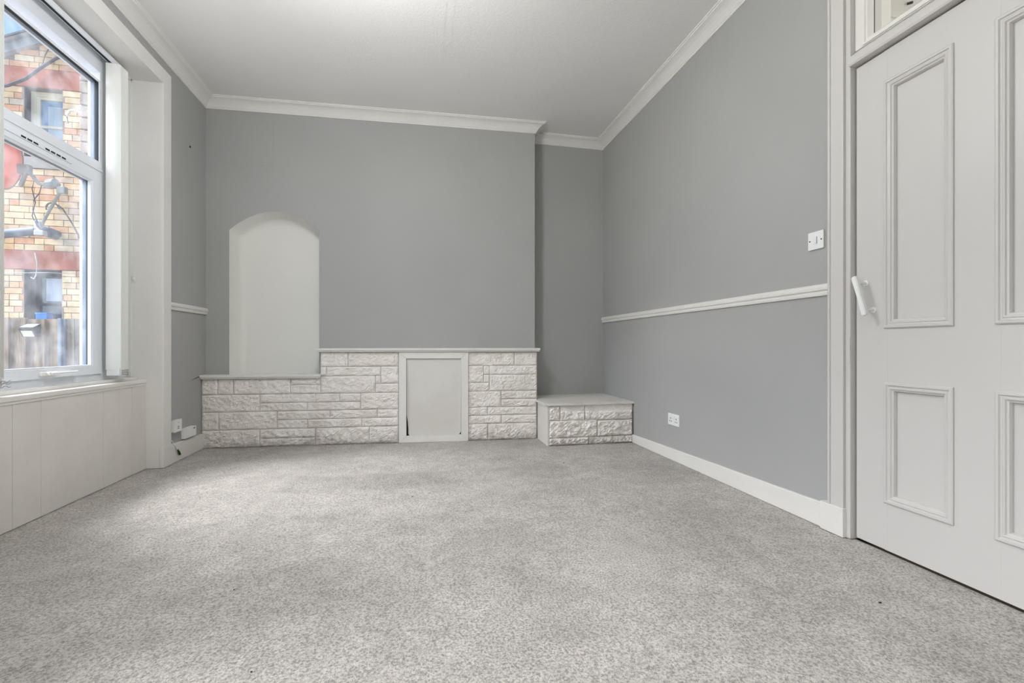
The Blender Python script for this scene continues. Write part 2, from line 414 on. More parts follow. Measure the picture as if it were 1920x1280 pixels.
def niche():
    bm = bmesh.new(); rings = []
    # front outline -> softly curved into the back panel
    out = [(NL, 0.60)] + [(x, arch(x)) for x in ax] + [(NR, 0.60)]
    steps = [(0.0, 0.0), (0.05, 0.016), (0.10, 0.032), (0.120, 0.040), (0.134, 0.051), (0.143, 0.066), (0.149, 0.086), (0.150, 0.10)]
    for dep, ins in steps:
        r = []
        for x, z in out:
            u = (x - NL) / (NR - NL)
            xx = NL + ins * 0.95 + (NR - NL - ins * 1.15) * u
            zz = z if z <= 0.601 else z - ins * 0.85
            r.append(bm.verts.new((xx, G(xx) + dep, zz)))
        rings.append(r)
    n = len(out)
    for a, b in zip(rings, rings[1:]):
        for j in range(n - 1): bm.faces.new((a[j], a[j + 1], b[j + 1], b[j]))
    bm.faces.new(rings[-1])
    bmesh.ops.recalc_face_normals(bm, faces=bm.faces)
    return bm
nb = obj('niche', niche(), 'niche', wb, smooth=True); nb['label'] = 'white painted arched niche lining'
obj('wall_seam', prism([(-1.7, G(-1.7) - 0.0015, 2.40), (-1.205, G(-1.205) - 0.0015, 2.40), (-1.205, G(-1.205) - 0.0015, 2.85), (-1.7, G(-1.7) - 0.0015, 2.85)], (0, 0.002, 0)), 'grey', wb)
struct(obj('wall_alcove', box(1.10, XR + 0.1, YB, YB + 0.1, 0, ZC), 'grey'), 'grey painted alcove wall right of the chimney breast', 'wall')

# cornice
cp = [(0, 2.856), (0.008, 2.856), (0.009, 2.864), (0.016, 2.871), (0.026, 2.886), (0.040, 2.902), (0.056, 2.914), (0.072, 2.921), (0.078, 2.923), (0.079, 2.931), (0.086, 2.932), (0.087, 2.94), (0, 2.94)]
struct(obj('trim_1', sweep(cp, [(XL, YF), (XL, G(XL)), (1.10, G(1.10)), (1.10, YB), (XR, YB), (XR, YF)]), 'white'), 'white coved plaster cornice around the ceiling edge', 'cornice')

# dado rails
def dado(zb): return [(0, zb), (0.010, zb), (0.013, zb + 0.010), (0.012, zb + 0.020), (0.020, zb + 0.026), (0.022, zb + 0.036), (0.016, zb + 0.042), (0.016, zb + 0.050), (0.009, zb + 0.055), (0, zb + 0.055)]
struct(obj('trim_2', sweep(dado(1.086), [(XR, YB), (XR, 1.746)]), 'white'), 'long white moulded dado rail running to the door frame', 'dado rail')
struct(obj('trim_3', sweep(dado(1.112), [(XL, 3.702), (XL, 4.33)]), 'white'), 'short white moulded dado rail beside the window', 'dado rail')

# baseboards
def skirt(ya, yb, za, zb, X, t, side):
    pts = [(X, ya, 0), (X, yb, 0), (X, yb, zb), (X, ya, za)]
    bm = prism(pts, (side * t, 0, 0))
    bmesh.ops.bevel(bm, geom=[e for e in bm.edges if all(v.co.z > 0.04 for v in e.verts) and all(abs(v.co.x - X) > 0.005 for v in e.verts)], offset=0.006, segments=2, affect='EDGES')
    return bm
br = struct(obj('baseboard_right', skirt(3.715, 1.775, 0.068, 0.113, XR, 0.016, -1), 'white'), 'white painted baseboard below the grey right wall', 'baseboard')
pb = obj('plinth_block', box(XR - 0.032, XR, 1.668, 1.785, 0, 0.128, 0.003), 'white', br)
bl = struct(obj('baseboard_left', skirt(3.69, 4.215, 0.138, 0.122, XL, 0.018, 1), 'white'), 'white painted baseboard below the two wall plates', 'baseboard')
obj('plinth_block', box(XL, XL + 0.026, 3.592, 3.715, 0, 0.145, 0.003), 'white', bl)

# window lining and architrave
arc = [(0, 0), (0.004, 0.020), (0.012, 0.024), (0.092, 0.018), (0.104, 0.010), (0.105, 0)]
def architrave_v(Yin, Yout, z0, z1, X, side, t=0.022):
    a = min(Yin, Yout); b = max(Yin, Yout)
    x0, x1 = sorted((X, X + side * t))
    return box(x0, x1, a, b, z0, z1, 0.004)
t4 = struct(thing('trim_4', (-1.74, 2.95, 0)), 'white painted window lining and flat architrave', 'window trim')
obj('architrave', architrave_v(W1, W1 + 0.104, 0.14, WH + 0.104, XL, 1), 'white', t4)
obj('architrave', architrave_v(W0 - 0.104, W0, 0.0, WH + 0.104, XL, 1), 'white', t4)
obj('architrave', box(XL, XL + 0.022, W0 + 0.001, W1 - 0.001, WH, WH + 0.104, 0.004), 'white', t4)
obj('lining', box(-1.96, XL + 0.002, W1, W1 + 0.02, 0, WH), 'white', t4)
obj('lining', box(-1.96, XL + 0.002, W0 - 0.02, W0, 0, WH), 'white', t4)
obj('lining', box(-1.96, XL + 0.002, W0, W1, WH, WH + 0.02), 'white', t4)
obj('bead', join(box(-1.925, -1.91, W1 - 0.012, W1, 0.64, WH), box(-1.925, -1.91, W0, W1, WH - 0.012, WH)), 'white', t4)
obj('latch_stub', join(box(-1.905, -1.888, W1 - 0.006, W1, 1.29, 1.335, 0.002), box(-1.90, -1.893, W1 - 0.014, W1 - 0.005, 1.305, 1.32, 0.001)), 'white', t4)

# boarded panel under the window, with its sill
ap = struct(thing('trim_5', (-1.83, 2.95, 0)), 'white painted boarded panel and sill below the window', 'window panel')
edges = [2.30, 2.42, 2.536, 2.612, 2.70, 2.86, 3.01, 3.16, 3.30, 3.44, 3.597]
for a, b in zip(edges, edges[1:]):
    obj('board', box(-1.85, -1.826 + random.uniform(-0.0012, 0.0012), a + 0.0003, b - 0.0003, 0, 0.592, 0.0009, 1), 'apron', ap)
obj('backing', box(-1.87, -1.848, W0, W1, 0, 0.60), 'apron', ap)
obj('sill', join(box(-1.94, -1.817, W0, W1, 0.592, 0.618, 0.006), box(-1.94, -1.875, W0, W1, 0.618, 0.636, 0.004), box(-1.90, -1.822, W0, W1, 0.578, 0.594, 0.004)), 'white', ap)

# ------------------------------------------------------------------ window
w1 = struct(thing('window_1', (-1.95, 2.95, 0.64)), 'tall white plastic window looking onto a brick yard', 'window')
XF = -1.93
def uframe(y0, y1, z0, z1, wl_, wr, wb_, wt, x0, x1):
    return join(box(x0, x1, y0, y0 + wl_, z0, z1, 0.004), box(x0, x1, y1 - wr, y1, z0, z1, 0.004),
                box(x0, x1, y0 + wl_ - 0.003, y1 - wr + 0.003, z0, z0 + wb_, 0.004), box(x0, x1, y0 + wl_ - 0.003, y1 - wr + 0.003, z1 - wt, z1, 0.004))
obj('outer_frame', uframe(W0, W1, 0.632, WH, 0.10, 0.272, 0.046, 0.115, -2.0, XF - 0.008), 'upvc', w1)
obj('transom', join(box(-2.0, XF, 2.40, 3.33, 1.925, 1.992, 0.005), box(XF - 0.006, XF + 0.006, 2.40, 3.33, 1.935, 1.952, 0.004)), 'upvc', w1)
sash = obj('opening_sash', uframe(2.40, 3.322, 0.676, 1.925, 0.08, 0.082, 0.052, 0.068, -1.985, XF + 0.004), 'upvc', w1)
obj('bead', uframe(2.478, 3.244, 0.724, 1.862, 0.012, 0.012, 0.012, 0.012, -1.952, XF - 0.001), 'upvc', sash)
obj('bead', uframe(2.40, 3.322, 1.985, 2.505, 0.09, 0.016, 0.012, 0.014, -1.955, XF - 0.001), 'upvc', w1)
def gasket(y0, y1, z0, z1, wd, x0, x1): return uframe(y0, y1, z0, z1, wd, wd, wd, wd, x0, x1)
obj('seal', gasket(2.486, 3.2375, 0.731, 1.8555, 0.005, -1.955, -1.936), 'seal', sash)
obj('seal', gasket(2.485, 3.3085, 1.9935, 2.494, 0.005, -1.955, -1.936), 'seal', w1)
obj('shaded_rebate', gasket(2.484, 3.2395, 0.729, 1.8575, 0.004, -1.978, -1.955), 'shaded_rebate', sash)
obj('shaded_rebate', gasket(2.484, 3.3105, 1.9915, 2.496, 0.004, -1.978, -1.955), 'shaded_rebate', w1)
obj('outer_bead', gasket(2.482, 3.2415, 0.727, 1.8595, 0.006, -1.994, -1.978), 'upvc', sash)
obj('outer_bead', gasket(2.482, 3.3125, 1.9895, 2.498, 0.006, -1.994, -1.978), 'upvc', w1)
obj('pane', box(-1.962, -1.958, 2.487, 3.237, 0.732, 1.855), 'glass', sash)
obj('pane', box(-1.962, -1.958, 2.487, 3.308, 1.993, 2.494), 'glass', w1)
vent = obj('trickle_vent', join(box(XF, XF + 0.010, 2.62, 3.06, 1.885, 1.905, 0.004)), 'upvc', sash)
for i in range(8):
    if i == 3: continue
    y = 2.715 + i * 0.038
    obj('vent_slot', box(XF + 0.0085, XF + 0.0108, y, y + 0.029, 1.890, 1.899), 'dark', w1)
hd = obj('sash_handle', join(box(XF + 0.003, XF + 0.018, 2.83, 2.95, 0.690, 0.712, 0.006), box(XF + 0.014, XF + 0.034, 2.86, 2.885, 0.692, 0.710, 0.005), box(XF + 0.026, XF + 0.038, 2.87, 3.07, 0.694, 0.708, 0.005)), 'plastic', sash)
obj('lock_button', tube([(XF + 0.017, 2.915, 0.701), (XF + 0.020, 2.915, 0.701)], 0.004, 8), 'dark', w1)

# ------------------------------------------------------------------ vertical blind
vb = tag(thing('vertical_blind', (-1.865, 2.95, 2.64)), 'white vertical blind drawn into stacks at both sides of the window', 'blind')
rail = obj('head_rail', join(box(-1.895, -1.865, 2.34, 3.47, 2.628, 2.662, 0.003), box(-1.864, -1.862, 2.34, 3.36, 2.628, 2.632)), 'upvc', vb)
obj('rail_groove', box(-1.888, -1.872, 2.34, 3.46, 2.6265, 2.6285), 'dark', vb)
def slat(cy, ang, xc=-1.866, wid=0.078):
    bm = bmesh.new(); n = 6; cols = []
    for i in range(n + 1):
        u = i / n - 0.5
        bow = 0.007 * (1 - (2 * u) ** 2)
        dx = u * wid * math.cos(ang) - bow * math.sin(ang); dy = u * wid * math.sin(ang) + bow * -math.cos(ang)
        cols.append([bm.verts.new((xc + dx + o * math.sin(ang) * 0.0006, cy + dy + o * math.cos(ang) * 0.0006, z)) for o in (-1, 1) for z in (0.70, 2.626)])
    for a, b in zip(cols, cols[1:]):
        bm.faces.new((a[0], b[0], b[1], a[1])); bm.faces.new((a[2], a[3], b[3], b[2]))
        bm.faces.new((a[0], a[2], b[2], b[0])); bm.faces.new((a[1], b[1], b[3], a[3]))
    bm.faces.new((cols[0][0], cols[0][1], cols[0][3], cols[0][2])); bm.faces.new((cols[-1][0], cols[-1][2], cols[-1][3], cols[-1][1]))
    bmesh.ops.recalc_face_normals(bm, faces=bm.faces)
    return bm
for k in range(8):
    a = math.radians(8 + 2 * k)
    cy = 3.325 + 0.0095 * k
    s_ = obj('slat', slat(cy, a), 'blind', vb, smooth=False)
    obj('weight', box(-1.902, -1.831, cy - 0.004, cy + 0.004, 0.662, 0.706, 0.001, 1), 'plastic', s_)
for k in range(9):
    a = math.radians(6 + random.uniform(-3, 6))
    cy = 2.395 + 0.0115 * k
    s_ = obj('slat', slat(cy, a, xc=-1.866 + random.uniform(-0.003, 0.003)), 'blind', vb, smooth=False)
    obj('weight', box(-1.902, -1.829, cy - 0.004, cy + 0.004, 0.662, 0.706, 0.001, 1), 'plastic', s_)
def chain_loop(cy0, cy1, x, z0):
    bms = []
    for j in range(3):
        p = [(x, cy0 + (cy1 - cy0) * t / 14, z0 + 0.012 * j + 0.004 * math.sin(t * 1.3 + j)) for t in range(15)]
        bms.append(tube(p, 0.0016, 5))
    return join(*bms)
ch = obj('bead_chain', chain_loop(3.34, 3.41, -1.828, 0.668), 'chain', vb)
obj('bead_chain', chain_loop(2.40, 2.52, -1.822, 0.664), 'chain', vb)

# second window behind the viewer, unseen, added to light the room
w2 = struct(thing('added_window', (-1.97, 0.15, 0.65)), 'unseen white plastic window added behind the viewer for light', 'window')
obj('outer_frame', uframe(V0, V1, 0.65, WH, 0.08, 0.08, 0.08, 0.08, -2.0, XF), 'upvc', w2)  # frame of the added window
obj('pane', box(-1.962, -1.958, V0 + 0.07, V1 - 0.07, 0.72, WH - 0.07), 'fanglass', w2)  # pane of the added window

# ------------------------------------------------------------------ door, frame, fanlight
XD = 1.892       # face of the door leaf
d1 = struct(thing('door_1', (XD + 0.02, 1.21, 0.012)), 'white painted four panel door', 'door')
st = 0.128
pan = [(1.271, 1.519, 0.922, 1.938), (1.271, 1.519, 0.204, 0.700), (0.903, 1.151, 0.922, 1.938), (0.903, 1.151, 0.204, 0.700)]
def leaf():
    x0, x1 = XD, XD + 0.044
    zb, zt = 0.010, DZ - 0.004
    return join(box(x0, x1, 1.505, DY1 - 0.003, zb, zt, 0.002, 1), box(x0, x1, DY0, 0.917, zb, zt, 0.002, 1), box(x0, x1, 1.137, 1.285, zb, zt, 0.001, 1),
                box(x0 + 0.0004, x1, 0.90, 1.52, zb, 0.218), box(x0 + 0.0004, x1, 0.90, 1.52, 0.686, 0.936), box(x0 + 0.0004, x1, 0.90, 1.52, 1.924, zt))
obj('stiles_and_rails', leaf(), 'door', d1)
mp = [(0.0, -0.002), (0.0, 0.006), (0.004, 0.009), (0.011, 0.009), (0.014, 0.004), (0.018, 0.003), (0.022, 0.006), (0.026, 0.005), (0.029, 0.000), (0.034, -0.002), (0.037, -0.010), (0.037, -0.018), (0.01, -0.018)]
for y0, y1, z0, z1 in pan:
    obj('panel', box(XD + 0.017, XD + 0.034, y0 + 0.012, y1 - 0.012, z0 + 0.012, z1 - 0.012), 'door', d1)
    obj('moulding', ring(XD, y0, y1, z0, z1, mp, -1), 'door', d1)
# frame with architrave
t6 = struct(thing('trim_6', (XR, 1.21, 0)), 'white painted door frame and architrave with transom bar', 'door frame')
AX = XR - 0.026
obj('architrave', join(box(AX, XR, 1.672, 1.746, 0.12, FZ + 0.12, 0.003), box(AX - 0.006, XR, 1.734, 1.746, 0.128, FZ + 0.12, 0.003)), 'door', t6)
obj('architrave', box(AX, XR, DY0 - 0.098, DY0 - 0.026, 0, FZ + 0.12, 0.003), 'door', t6)
obj('architrave', box(AX, XR, DY0 - 0.026, 1.672, FZ + 0.03, FZ + 0.12, 0.003), 'door', t6)
obj('jamb', join(box(XR - 0.012, XR + 0.14, DY1 + 0.004, 1.674, 0, FZ + 0.02, 0.003), box(XD + 0.046, XR + 0.14, DY1 - 0.010, 1.66, 0, FZ)), 'door', t6)
obj('jamb', join(box(XR - 0.012, XR + 0.14, DY0 - 0.028, DY0 - 0.004, 0, FZ + 0.02, 0.003), box(XD + 0.046, XR + 0.14, DY0 - 0.015, DY0 + 0.010, 0, FZ)), 'door', t6)
tb = [(XR - 0.020, DZ + 0.004), (XR - 0.024, DZ + 0.012), (XR - 0.024, DZ + 0.028), (XR - 0.016, DZ + 0.034), (XR - 0.012, DZ + 0.050), (XR + 0.006, DZ + 0.062), (XR + 0.03, DZ + 0.085), (XR + 0.14, DZ + 0.085), (XR + 0.14, DZ + 0.004)]
obj('transom_bar', prism([(x, DY0 - 0.004, z) for x, z in tb], (0, DY1 - DY0 + 0.008, 0)), 'door', t6)
kp = obj('keep_plate', box(XR - 0.0145, XR - 0.011, DY1 + 0.004, DY1 + 0.017, 0.775, 0.885, 0.001, 1), 'door', t6)
# fanlight
w3 = struct(thing('window_3', (XR + 0.05, 1.21, DZ + 0.08)), 'clear glazed fanlight above the door', 'window')
obj('frame', join(uframe(DY0 - 0.004, DY1 + 0.004, DZ + 0.075, FZ, 0.046, 0.046, 0.01, 0.046, XR + 0.012, XR + 0.06)), 'white', w3)
obj('bead', ring(XR + 0.014, DY0 + 0.036, DY1 - 0.036, DZ + 0.078, FZ - 0.04, [(0, 0), (0.0, 0.008), (0.008, 0.008), (0.012, 0.002), (0.018, 0.003), (0.030, -0.010), (0.030, -0.02), (0, -0.02)], -1), 'white', w3)
obj('putty_line', ring(XR + 0.036, DY0 + 0.060, DY1 - 0.0595, DZ + 0.084, FZ - 0.06, [(0, 0), (0, 0.004), (0.007, 0.004), (0.007, 0)], -1), 'dark', w3)
obj('pane', box(XR + 0.034, XR + 0.037, DY0 + 0.04, DY1 - 0.04, DZ + 0.08, FZ - 0.04), 'fanglass', w3)
# hall beyond
hall = join(box(XR + 0.14, 3.6, 2.25, 2.33, 0, 3.0), box(3.4, 3.5, -0.6, 2.25, 0, 3.0), box(XR + 0.14, 3.5, -0.7, -0.6, 0, 3.0), box(XR + 0.14, 2.52, 1.99, 2.25, 0, 2.94))
struct(obj('wall_hall', hall, 'niche'), 'white painted hall walls seen through the fanlight', 'wall')
struct(obj('floor_hall', box(XR + 0.0, 3.4, -0.6, 2.25, -0.06, -0.03), 'hallfloor'), 'hall floor beyond the door', 'floor')
struct(obj('ceiling_hall', box(XR + 0.14, 3.5, -0.7, 2.33, 2.94, 3.0), 'ceil'), 'white hall ceiling seen through the fanlight', 'ceiling')
t7 = struct(obj('trim_7', sweep([(0, 2.86), (0.01, 2.86), (0.02, 2.89), (0.06, 2.925), (0.07, 2.94), (0, 2.94)], [(2.52, 2.25), (3.4, 2.25), (3.4, -0.6)]), 'white'), 'white hall cornice seen through the fanlight', 'cornice')
for x in (2.70, 2.90):
    obj('fixing_hole', tube([(x, 2.19, 2.91), (x, 2.165, 2.90)], 0.008, 8), 'dark', t7)

# pull handle on the door
hn = tag(thing('pull_handle', (1.84, 1.58, 0.98)), 'white bar pull handle hanging askew at the door edge', 'handle')
P0, P1 = Vector((1.838, 1.604, 1.145)), Vector((1.838, 1.556, 0.978))
def bar():
    d = (P1 - P0); L = d.length; d.normalize(); x = Vector((1, 0, 0)); n = d.cross(x).normalized()
    bm = bmesh.new()
    for t, wd in ((0, 0.0125), (0.08, 0.0135), (0.5, 0.011), (0.92, 0.0125), (1.0, 0.0115)):
        p = P0 + d * L * t
        for a, b in ((-1, -1), (1, -1), (1, 1), (-1, 1)): bm.verts.new(p + n * wd * a * 0.85 + x * 0.009 * b)
    bm.verts.ensure_lookup_table(); V = bm.verts
    for k in range(4):
        for j in range(4): bm.faces.new((V[4 * k + j], V[4 * k + (j + 1) % 4], V[4 * k + 4 + (j + 1) % 4], V[4 * k + 4 + j]))
    bm.faces.new(V[0:4]); bm.faces.new(V[16:20][::-1])
    bmesh.ops.recalc_face_normals(bm, faces=bm.faces)
    bmesh.ops.bevel(bm, geom=bm.edges[:], offset=0.0025, segments=2, affect='EDGES')
    return bm
obj('grip', bar(), 'plastic', hn)
for t in (0.16, 0.86):
    p = P0.lerp(P1, t)
    obj('post', tube([(p.x + 0.006, p.y, p.z), (XD - 0.006, p.y, p.z), (XD - 0.006, p.y, p.z), (XD, p.y, p.z)], [0.006, 0.006, 0.012, 0.013], 12), 'plastic', hn)

# ------------------------------------------------------------------ fireplace of painted stone
fp = tag(thing('stone_fireplace', (-0.3, 4.15, 0)), 'long white painted stone fireplace front with a covered opening', 'fireplace')
def stone(a, b, z0, z1, face, depth=0.03, amp=0.010, gap=0.0022, flat=None):
    a += gap; b -= gap; z0 += gap if z0 > 0.01 else 0; z1 -= gap
    nx = max(4, int((b - a) / 0.013)); nz = max(4, int((z1 - z0) / 0.011))
    sd = random.uniform(0, 50); bm = bmesh.new(); g = []
    for j in range(nz + 1):
        row = []
        for i in range(nx + 1):
            u, v = i / nx, j / nz
            x = a + (b - a) * u; z = z0 + (z1 - z0) * v
            e = min(u * (b - a), (1 - u) * (b - a), v * (z1 - z0), (1 - v) * (z1 - z0))
            k = min(1, e / 0.013)
            h = k * amp * (0.65 + 0.55 * noise.noise(Vector((x * 9 + sd, z * 16, sd))) + 0.75 * noise.noise(Vector((x * 24 + sd, z * 40 + x * 16, sd + 9))) + 0.6 * noise.noise(Vector((x * 55 + sd, z * 75 + x * 30, sd + 4))))
            if flat and v > flat: h *= 0.15
            row.append(bm.verts.new((x, face(x) - max(h, -0.003), z)))
        g.append(row)
    for j in range(nz):
        for i in range(nx): bm.faces.new((g[j][i], g[j][i + 1], g[j + 1][i + 1], g[j + 1][i]))
    # sides back into the joint
    loop = [g[0][i] for i in range(nx + 1)] + [g[j][nx] for j in range(1, nz + 1)] + [g[nz][i] for i in range(nx - 1, -1, -1)] + [g[j][0] for j in range(nz - 1, 0, -1)]
    back = [bm.verts.new((p.co.x, face(p.co.x) + depth, p.co.z)) for p in loop]
    for i in range(len(loop)):
        j = (i + 1) % len(loop); bm.faces.new((loop[j], loop[i], back[i], back[j]))
    bm.faces.new(back)
    bmesh.ops.recalc_face_normals(bm, faces=bm.faces)
    return bm
m_, a_, b_, s0, c_, d_, e_, f_, g_, h_ = 0.795, 0.671, 0.590, 0.573, 0.441, 0.367, 0.296, 0.222, 0.146, 0.068
stones = [(-.802, -.575, a_, m_), (-.575, -.150, a_, m_), (-.802, -.756, b_, a_), (-.756, -.301, b_, a_), (-.301, -.150, .521, a_), (-.347, -.301, .521, b_),
          (-.347, -.150, c_, .521), (-.802, -.347, c_, b_),
          (-1.738, -1.615, c_, s0), (-1.615, -1.495, c_, s0), (-1.495, -1.045, c_, s0), (-1.045, -.802, .518, s0), (-1.045, -.802, c_, .518),
          (-1.738, -1.287, e_, c_), (-1.287, -.84, d_, c_), (-.84, -.646, d_, c_), (-.646, -.469, d_, c_), (-1.287, -.909, e_, d_), (-.909, -.469, e_, d_), (-.469, -.150, e_, c_),
          (-1.738, -1.608, g_, e_), (-1.608, -1.152, g_, e_), (-1.152, -.727, f_, e_), (-.727, -.331, f_, e_), (-.331, -.150, f_, e_),
          (-1.152, -.908, g_, f_), (-.908, -.461, g_, f_), (-.461, -.150, g_, f_),
          (-1.738, -1.289, 0, g_), (-1.289, -.844, h_, g_), (-1.289, -.844, 0, h_), (-.844, -.399, 0, g_), (-.399, -.150, 0, g_),
          (.457, .878, a_, m_), (.878, 1.088, a_, m_), (.457, .597, .518, a_), (.597, .651, b_, a_), (.597, .651, .518, b_), (.651, 1.088, b_, a_), (.651, 1.088, c_, b_),
          (.457, .651, c_, .518), (.457, .757, e_, c_), (.757, 1.088, d_, c_), (.757, 1.088, e_, d_), (.457, .634, f_, e_), (.634, 1.088, f_, e_),
          (.457, .76, g_, f_), (.76, 1.088, g_, f_), (.457, .637, 0, g_), (.637, 1.088, 0, g_)]
for q in stones: obj('stone', stone(*q, S), 'stone', fp)
def slab(xa, xb, z0, z1, front, back, f=S):
    return prism([(xa, f(xa) - front, z0), (xb, f(xb) - front, z0), (xb, back(xb), z0), (xa, back(xa), z0)], (0, 0, z1 - z0))
mort = join(slab(XL, -0.80, 0, 0.573, -0.009, lambda x: G(x) - 0.002), slab(-0.80, -0.147, 0, 0.79, -0.009, lambda x: G(x) - 0.002), slab(0.457, 1.084, 0, 0.79, -0.009, lambda x: G(x) - 0.002),
            slab(-0.147, 0.457, 0, 0.79, -0.05, lambda x: G(x) - 0.002))
obj('core', mort, 'joint', fp)
def shelf(xa, xb, z0, z1, over, back):
    h = z1 - z0
    bm = join(slab(xa, xb, z0 + h * 0.45, z1, over, back), slab(xa + 0.004, xb - 0.004, z0, z0 + h * 0.40, over - 0.010, back), slab(xa + 0.004, xb - 0.004, z0 + h * 0.3, z0 + h * 0.6, over - 0.014, back))
    return bm
ms = obj('mantel_shelf', shelf(-0.835, 1.108, 0.797, 0.828, 0.042, lambda x: G(x) - 0.001), 'white', fp)
ms['label'] = 'upper white mantel shelf'
# lower shelf also floors the niche
ls = obj('lower_shelf', join(shelf(XL, -0.796, 0.575, 0.606, 0.042, lambda x: G(x) - 0.001), slab(NL + 0.002, NR - 0.002, 0.59, 0.606, 0, lambda x: G(x) + 0.15)), 'white', fp)
ls['label'] = 'lower white shelf under the arched niche'
# cover over the fire opening
cv = obj('cover_frame', join(
    prism([(-0.147, S(-0.147), 0), (-0.083, S(-0.083), 0.058), (-0.083, S(-0.083), 0.737), (-0.147, S(-0.147), 0.795)], (0, -0.020, 0)),
    prism([(0.457, S(0.457), 0), (0.395, S(0.395), 0.058), (0.395, S(0.395), 0.737), (0.457, S(0.457), 0.795)], (0, -0.020, 0)),
    prism([(-0.145, S(-0.145), 0.0), (0.455, S(0.455), 0.0), (0.394, S(0.394), 0.0575), (-0.082, S(-0.082), 0.0575)], (0, -0.0195, 0)),
    prism([(-0.145, S(-0.145), 0.795), (0.455, S(0.455), 0.795), (0.394, S(0.394), 0.7375), (-0.082, S(-0.082), 0.7375)], (0, -0.0195, 0))), 'white', fp)
cb = [(-0.079, 0.24), (-0.070, 0.17), (-0.066, 0.12), (-0.066, 0.075), (-0.058, 0.0585), (0.372, 0.0585), (0.386, 0.068), (0.393, 0.085), (0.3945, 0.735), (-0.080, 0.7345)]
obj('cover_board', prism([(x, S(x) - 0.004, z) for x, z in cb], (0, 0.012, 0)), 'board', fp)
obj('dark_gap', prism([(-0.09, S(-0.09) + 0.012, 0.05), (0.40, S(0.40) + 0.012, 0.05), (0.40, S(0.40) + 0.012, 0.745), (-0.09, S(-0.09) + 0.012, 0.745)], (0, 0.004, 0)), 'dark', fp)

# stone plinth in the alcove
sp = tag(thing('stone_plinth', (1.49, 4.0, 0)), 'low white stone plinth with a flat top in the alcove corner', 'plinth')
PY = 3.715
pf = lambda x: PY
for q in [(1.103, 1.202, .212, .342), (1.202, 1.426, .206, .342), (1.426, 1.872, .204, .342), (1.103, 1.541, .063, .212), (1.541, 1.872, .063, .204), (1.103, 1.463, 0, .063), (1.463, 1.872, 0, .063)]:
    obj('stone', stone(*q, pf, amp=0.017, flat=0.55 if q[3] > .34 and q[0] > 1.15 else None), 'stone', sp)
obj('core', box(1.104, 1.868, PY + 0.009, YB - 0.002, 0, 0.34), 'joint', sp)
obj('side_board', prism([(1.090, PY - 0.006, 0), (1.090, 4.035, 0), (1.090, 4.035, 0.342), (1.090, PY - 0.006, 0.342)], (0.013, 0, 0)), 'board', sp)
obj('top_board', join(prism([(1.068, PY - 0.022, 0.342), (1.879, PY - 0.022, 0.342), (1.879, YB - 0.001, 0.342), (1.103, YB - 0.001, 0.342), (1.103, 4.03, 0.342), (1.068, 4.02, 0.342)], (0, 0, 0.019))), 'board', sp)

# ------------------------------------------------------------------ switches and sockets
sw = tag(thing('light_switch', (XR, 1.831, 1.31)), 'white square light switch on the grey wall beside the door', 'light switch')
obj('plate', box(XR - 0.009, XR, 1.788, 1.874, 1.311, 1.397, 0.003), 'plastic', sw)
obj('rocker', prism([(XR - 0.009, 1.823, 1.338), (XR - 0.009, 1.839, 1.338), (XR - 0.009, 1.839, 1.370), (XR - 0.009, 1.823, 1.370)], (-0.004, 0, 0)), 'upvc', sw)
obj('rocker_gap', box(XR - 0.0096, XR - 0.009, 1.8215, 1.8235, 1.337, 1.371), 'dark', sw)
for y in (1.799, 1.863): obj('screw', tube([(XR - 0.0088, y, 1.354), (XR - 0.0100, y, 1.354)], 0.0035, 8), 'dark', sw)
sk = tag(thing('double_socket', (XR, 3.06, 0.256)), 'white double power socket low on the grey right wall', 'socket')
obj('plate', box(XR - 0.009, XR, 2.988, 3.134, 0.257, 0.343, 0.003), 'plastic', sk)
for cy in (3.024, 3.098):
    for dy, dz, wy, wz in ((0, 0.012, 0.003, 0.006), (-0.011, -0.010, 0.0045, 0.003), (0.011, -0.010, 0.0045, 0.003)):
        obj('pin_hole', box(XR - 0.0097, XR - 0.0088, cy + dy - wy, cy + dy + wy, 0.296 + dz - wz, 0.296 + dz + wz), 'dark', sk)
for cy in (3.05, 3.072): obj('rocker', box(XR - 0.0125, XR - 0.008, cy - 0.006, cy + 0.006, 0.306, 0.328, 0.001, 1), 'upvc', sk)
w_a = tag(thing('wall_socket', (XL, 3.772, 0.222)), 'white surface box wall plate nearest the window frame', 'socket')
obj('back_box', box(XL, XL + 0.026, 3.724, 3.822, 0.222, 0.308, 0.003), 'plastic', w_a)
obj('plate', box(XL + 0.026, XL + 0.034, 3.722, 3.824, 0.220, 0.310, 0.003), 'plastic', w_a)
for z in (0.244, 0.256): obj('slot', box(XL + 0.0335, XL + 0.0346, 3.762, 3.784, z, z + 0.005), 'dark', w_a)
for z in (0.285,): obj('label_mark', box(XL + 0.0335, XL + 0.0344, 3.768, 3.778, z, z + 0.006), 'chain', w_a)
w_b = tag(thing('telephone_socket', (XL, 3.96, 0.14)), 'white deep wall box low between wall plate and stone front', 'socket')
bm = box(XL, XL + 0.030, 3.885, 4.045, 0.142, 0.222, 0.004)
obj('back_box', bm, 'plastic', w_b)
obj('plate', box(XL + 0.030, XL + 0.037, 3.975, 4.043, 0.146, 0.222, 0.002), 'plastic', w_b)
obj('slot', box(XL + 0.0365, XL + 0.0376, 3.996, 4.022, 0.203, 0.210), 'dark', w_b)
lc = tag(thing('loose_cable', (XL + 0.02, 3.72, 0.06)), 'short loose white cable with a green tip hanging over the left baseboard', 'cable')
obj('cord', tube([(XL + 0.004, 3.738, 0.165), (XL + 0.012, 3.742, 0.150), (XL + 0.022, 3.746, 0.130), (XL + 0.026, 3.762, 0.105), (XL + 0.028, 3.775, 0.085)], 0.0025, 6), 'plastic', lc)
